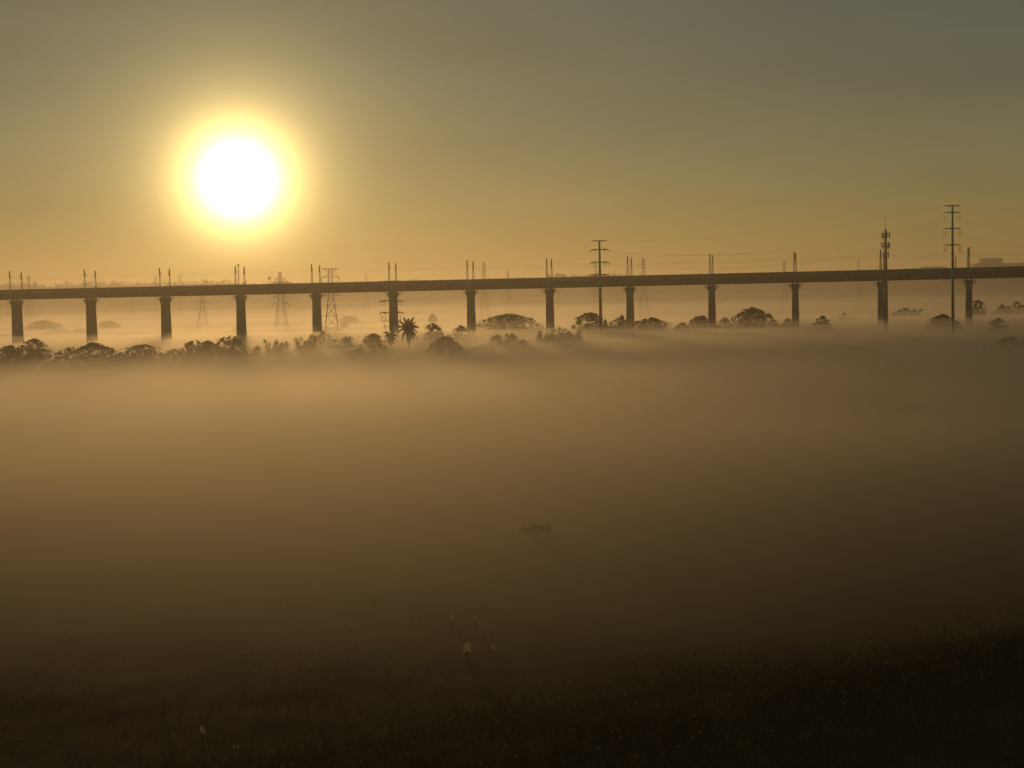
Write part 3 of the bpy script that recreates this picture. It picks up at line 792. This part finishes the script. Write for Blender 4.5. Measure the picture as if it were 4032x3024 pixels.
for i, (kind, lab, px, yt, w, Y) in enumerate(TREES):
    if Y >= 800 and px < 1500: Y *= 1.35
    tree(kind, lab, px, yt, w, Y, 100 + i)
SAP = [(2012, 1452, 34, 1512, 'leaning bare sapling beside a flat topped one in the misty meadow'), (2066, 1456, 84, 1520, 'flat topped sapling with a thin stem in the misty meadow'),
       (2282, 1466, 62, 1536, 'round headed sapling standing next to a forked one'), (2332, 1472, 56, 1532, 'forked sapling standing next to a round headed one'),
       (2462, 1480, 60, 1540, 'wispy sapling farther along from the forked one'), (2540, 1488, 50, 1545, 'last wispy sapling of the row in the meadow')]
for i, (px, yt, w, yb, lab) in enumerate(SAP):
    tree('sapling', lab, px, yt, w, on_ground(px, yb).y, 300 + i)
tree('shrub', 'lone dark shrub with a split crown in the open meadow', 2108, 2056, 126, on_ground(2115, 2118).y, 331)
for px, yt, w, yb, lab in ((2420, 1528, 380, 1566, 'low dim hedge sunk in fog behind the row of saplings'), (2050, 1416, 330, 1450, 'dim fogged hedge across the meadow below the dark bamboo tufts'), (3560, 1596, 420, 1632, 'low dim hedge in the meadow beyond the slender post')):
    tree('thicket', lab, px, yt, w, on_ground(px, yb).y, 340 + px)
def marker_post():
    b = on_ground(3354, 1556); p = at(3352, 1484, b.y); t = thing('marker_post', 'slender post with a thick head alone in the fog', 'post', (b.x, b.y, ground_z(b.x, b.y) - 0.3))
    H = p.z - t.location.z
    m = MB(); m.path([(0, 0, 0), (0, 0, H*0.6), (0, 0, H)], [0.09, 0.07, 0.05], 6); m.build('shaft', M['bark'], t)
    for f in (0.97, 0.78):
        q = MB(); q.box((0, 0, H*f), (0.26, 0.18, 0.34)); q.build('head', M['steel'], t)
marker_post()

# coconut palms
def frond_mesh(L, droop, seed):
    rr = random.Random(seed); m = MB(); n = 15; pts = []
    for i in range(n+1):
        f = i/n; pts.append(Vector((L*(f - 0.18*f*f*droop), 0, L*(0.34*f - (0.62*droop)*f*f))))
    m.path(pts, [0.06*(1 - 0.85*i/n) for i in range(n+1)], 4)
    for i in range(2, n+1):
        f = i/n; ll = L*0.27*math.sin(math.pi*min(1, 0.12 + f*0.80))**0.6*(1 - 0.25*f)
        d = (pts[i] - pts[i-1]).normalized()
        for s in (-1, 1):
            for q in (0.0, 0.5):
                a = pts[i-1].lerp(pts[i], q)
                tip = a + d*ll*0.45 + Vector((0, s*ll*0.62, -ll*(0.62 + 0.25*rr.random())))
                w = d*0.11
                m.add([a - w, a + w, tip], [(0, 1, 2)])
    return m.mesh('frond')
FR = [frond_mesh(4.3, 0.62 + 0.28*i, i) for i in range(5)]
def palm(label, px, ytop, Y, scale, n, seed):
    rr = random.Random(seed)
    p = at(px, ytop, Y); g = ground_z(p.x, p.y); top = p.z - g - 3.5*scale
    t = thing('coconut_palm', label, 'palm', (p.x, p.y, g - 0.3))
    tr = MB(); m = 9; bend = rr.uniform(-0.9, 0.9)
    pts = [Vector((bend*math.sin(math.pi*i/m)*0.5, 0.2*math.sin(2*i/m), (top + 0.3)*i/m)) for i in range(m+1)]
    tr.path(pts, [0.26*scale*(1.25 - 0.55*i/m) for i in range(m+1)], 8); tr.build('trunk', M['bark'], t)
    hd = MB(); hd.path([pts[-1] - Vector((0, 0, 0.2)), pts[-1] + Vector((0, 0, 0.5*scale)), pts[-1] + Vector((0, 0, 1.0*scale))], [0.22*scale, 0.34*scale, 0.1], 7); hd.build('crownshaft', M['bark'], t)
    for i in range(n):
        k = i/n; el = 1.25 - 2.15*k + rr.uniform(-0.12, 0.12)
        o = obj('frond', FR[min(4, int(k*5))], M['palm_leaf'], t)
        o.location = pts[-1] + Vector((0, 0, 0.55*scale)); o.scale = (scale*rr.uniform(0.88, 1.08),)*3
        o.rotation_euler = (0, -max(-1.05, el - 0.15), i*2.399 + rr.uniform(-0.2, 0.2))
    for i in range(5):
        q = MB(); a = i*1.25; c = pts[-1] + Vector((0.38*scale*math.cos(a), 0.38*scale*math.sin(a), 0.15*scale)); r = 0.17*scale
        q.loft([[c + Vector((r*f*math.cos(2*math.pi*j/6), r*f*math.sin(2*math.pi*j/6), r*1.2*h)) for j in range(6)] for f, h in ((0.2, -1), (0.85, -0.5), (1, 0), (0.85, 0.5), (0.2, 1))])
        q.build('coconut', M['palm_leaf'], t)
palm('larger coconut palm with a full crown before the viaduct', 1606, 1256, 480, 1.06, 34, 5)
palm('smaller fogged coconut palm before the pier with the cable end pole', 1537, 1300, 470, 0.72, 24, 9)

# far woods on the ridge and far fog line
def far_wood():
    rr = random.Random(11); mb = MB()
    def clump(x, y, h, w, n, s):
        z0 = hill_z(x, y)
        for _ in range(n):
            d = Vector((rr.gauss(0, 1), rr.gauss(0, 1), rr.gauss(0, 1))).normalized()*rr.random()**0.4
            leaf_quad(mb, Vector((x + d.x*w/2, y + d.y*w/2, z0 + h*0.5 + d.z*h*0.5)), s, rr)
    for i in range(620):
        x = rr.uniform(-1150, 1150); y = HILL_Y + HILL_D*rr.uniform(0.36, 0.52)
        big = 0.5 + 0.5*noise.noise(Vector((x*0.012, 7.7, 0)))
        clump(x, y, 3.5 + 6.5*big*rr.random() + 1.5, 8 + 9*rr.random(), 36, 2.0)
    for i in range(60):
        x = rr.choice((rr.uniform(60, 215), rr.uniform(880, 1000), rr.uniform(-980, -600))); y = HILL_Y + HILL_D*rr.uniform(0.34, 0.45)
        clump(x, y, rr.uniform(7, 12), rr.uniform(7, 13), 60, 2.0)
    for i in range(260):
        x = rr.uniform(-1000, 1000); y = HILL_Y + HILL_D*rr.uniform(0.02, 0.33)
        clump(x, y, rr.uniform(5, 9), rr.uniform(10, 24), 34, 2.4)
    tag(mb.build('far_wood', M['leaf']), 'far woodland covering the ridge behind the viaduct', None, None, 'stuff')
far_wood()

# ------------------------------------------------------------------ near grass
def grass():
    rr = random.Random(21); b = MB(); sd = MB()
    def blade(x, y, h, w, lean, ang):
        z = ground_z(x, y) - 0.05; ca, sa = math.cos(ang), math.sin(ang)
        b.add([(x - sa*w, y + ca*w, z), (x + sa*w, y - ca*w, z), (x + ca*lean*0.4, y + sa*lean*0.4, z + h*0.6), (x + ca*lean, y + sa*lean, z + h)], [(0, 1, 2), (0, 2, 3)])
        return Vector((x + ca*lean, y + sa*lean, z + h))
    n = 0
    while n < 21000:
        x = rr.uniform(-18, 48); t = (x + 4)/44.0; cy = 64 + 24*t; y = rr.gauss(cy + 0.5, 4.0) if rr.random() < 0.55 else rr.uniform(47, cy + 6)
        if y < 46 or y > 1.02*cy + 12: continue
        if noise.noise(Vector((x*0.16, y*0.16, 2.0))) + rr.uniform(-0.15, 0.8) < 0: continue
        n += 1
        for _ in range(3):
            tip = blade(x + rr.gauss(0, .16), y + rr.gauss(0, .16), rr.uniform(0.25, 0.85), 0.011, rr.uniform(0.05, 0.4), rr.random()*6.28)
        if rr.random() < 0.07 and abs(y - (64 + 24*t)) < 9:
            l = rr.uniform(0.07, 0.2); a = rr.random()*6.28; q = Vector((math.cos(a)*l*0.7, math.sin(a)*l*0.7, -l*0.25))
            sd.path([tip - q*0.2, tip + q*0.4 + Vector((0, 0, 0.04)), tip + q], [0.010, 0.020, 0.005], 3)
    for i in range(5000):
        y = rr.uniform(58, 118); x = rr.uniform(-0.36, 0.12)*y
        for _ in range(2): blade(x + rr.gauss(0, .14), y + rr.gauss(0, .14), rr.uniform(0.10, 0.32), 0.012, rr.uniform(0.05, 0.3), rr.random()*6.28)
    tag(b.build('grass', M['grass_blade']), 'rough grass on the dark bank and meadow edge', None, None, 'stuff')
    tag(sd.build('grass_seed_heads', M['seed_head']), 'pale backlit seed heads dotted over the grassy bank', None, None, 'stuff')
grass()
PLUMES = [(1470, 2344, 0.30, 'small pale grass plume alone in the dark meadow'), (1914, 2346, 0.16, 'tiny pale plume level with the small one, farther along the meadow'),
          (1781, 2431, 0.30, 'slanted pale plume with a fainter twin beside it'), (1868, 2431, 0.22, 'fainter slanted plume beside a brighter twin'),
          (1840, 2550, 0.55, 'largest bright ragged plume in the dark meadow'), (1922, 2500, 0.18, 'small plume just above a dim feathery one'),
          (1938, 2547, 0.26, 'dim feathery plume beside the largest bright one'), (797, 2876, 0.32, 'ragged pale plume near the two wires'),
          (684, 2897, 0.13, 'tiny hooked plume next to the ragged one near the wires'), (920, 2936, 0.13, 'tiny dot of a plume paired with another by the ragged one'),
          (936, 2943, 0.15, 'tiny curled plume paired with a dot by the ragged one')]
def plume(px, py, size, label, seed):
    rr = random.Random(seed); d = ray(px, py); Y = on_ground(px, py, 0.9).y; p = at(px, py, Y); g = ground_z(p.x, p.y)
    t = thing('plume_grass', label, 'grass plume', (p.x, p.y, g - 0.1), 0, 'pale plumes in the meadow')
    h = p.z - g + 0.1; s = MB()
    tips = []
    for i in range(4 if size > 0.25 else 2):
        q = Vector((rr.gauss(0, 0.16)*size, rr.gauss(0, 0.1)*size, h + rr.uniform(-0.3, 0.25)*size))
        s.path([(rr.gauss(0, .02), 0, 0), q*0.5, q - Vector((0, 0, size*0.3))], [0.012, 0.009, 0.005], 4); tips.append(q)
    for i in range(2):
        a = rr.random()*6.28; s.add([(0.012, 0, 0), (-0.012, 0, 0), (0.35*math.cos(a), 0.35*math.sin(a), h*0.7)], [(0, 1, 2)])
    s.build('stem', M['grass_blade'], t)
    m = MB()
    for q in tips:
        for i in range(int(16 + 30*size)):
            f = rr.random(); a = q + Vector((rr.gauss(0, .06)*size, rr.gauss(0, .05)*size, (0.5 - f)*size*0.9))
            e = a + Vector((rr.uniform(-0.08, 0.28)*size, rr.gauss(0, 0.08)*size, rr.uniform(-0.22, 0.06)*size)); w = Vector((0, 0, 0.035*size + 0.006))
            m.add([a - w, a + w, e], [(0, 1, 2)])
    m.build('plume', M['seed_head'], t)
for i, (px, py, sz, lab) in enumerate(PLUMES): plume(px, py, sz, lab, 500 + i)

# two field wires near the camera, hung from wooden posts outside the view
def field_wires():
    a1 = at(0, 2895, 58.0); b1 = at(560, 3024, 53.6); d1 = (b1 - a1).normalized()
    ends = (a1 - d1*26, b1 + d1*18)
    a2 = at(0, 2980, 57.0); b2 = at(160, 3024, 55.6); d2 = (b2 - a2).normalized()
    for (e0, mid0, mid1, e1, lab) in ((ends[0], a1, b1, ends[1], 'upper thin wire slanting over the dark meadow corner'), (a2 - d2*26, a2, b2, b2 + d2*18, 'lower thin wire under the upper one in the meadow corner')):
        m = MB(); m.path([e0, e0.lerp(mid0, 0.5), mid0, mid0.lerp(mid1, 0.5), mid1, mid1.lerp(e1, 0.5), e1], 0.02, 5)
        tag(m.build('field_wire', M['wire']), lab, 'wire', 'wires over the meadow corner')
    for q, lab in ((ends[0], 'plain wooden post holding the far ends of the two field wires'), (ends[1], 'plain wooden post holding the near ends of the two field wires')):
        g = ground_z(q.x, q.y); t = thing('wire_post', lab, 'post', (q.x, q.y, g - 0.3))
        m = MB(); m.path([(0, 0, 0), (0, 0, q.z - g + 0.7)], [0.13, 0.10], 8); m.build('shaft', M['bark'], t)
        c = MB(); c.box((0, 0, q.z - g + 0.25), (0.9, 0.12, 0.12), Matrix.Rotation(0.5, 3, 'Z')); c.build('crossbar', M['bark'], t)
field_wires()
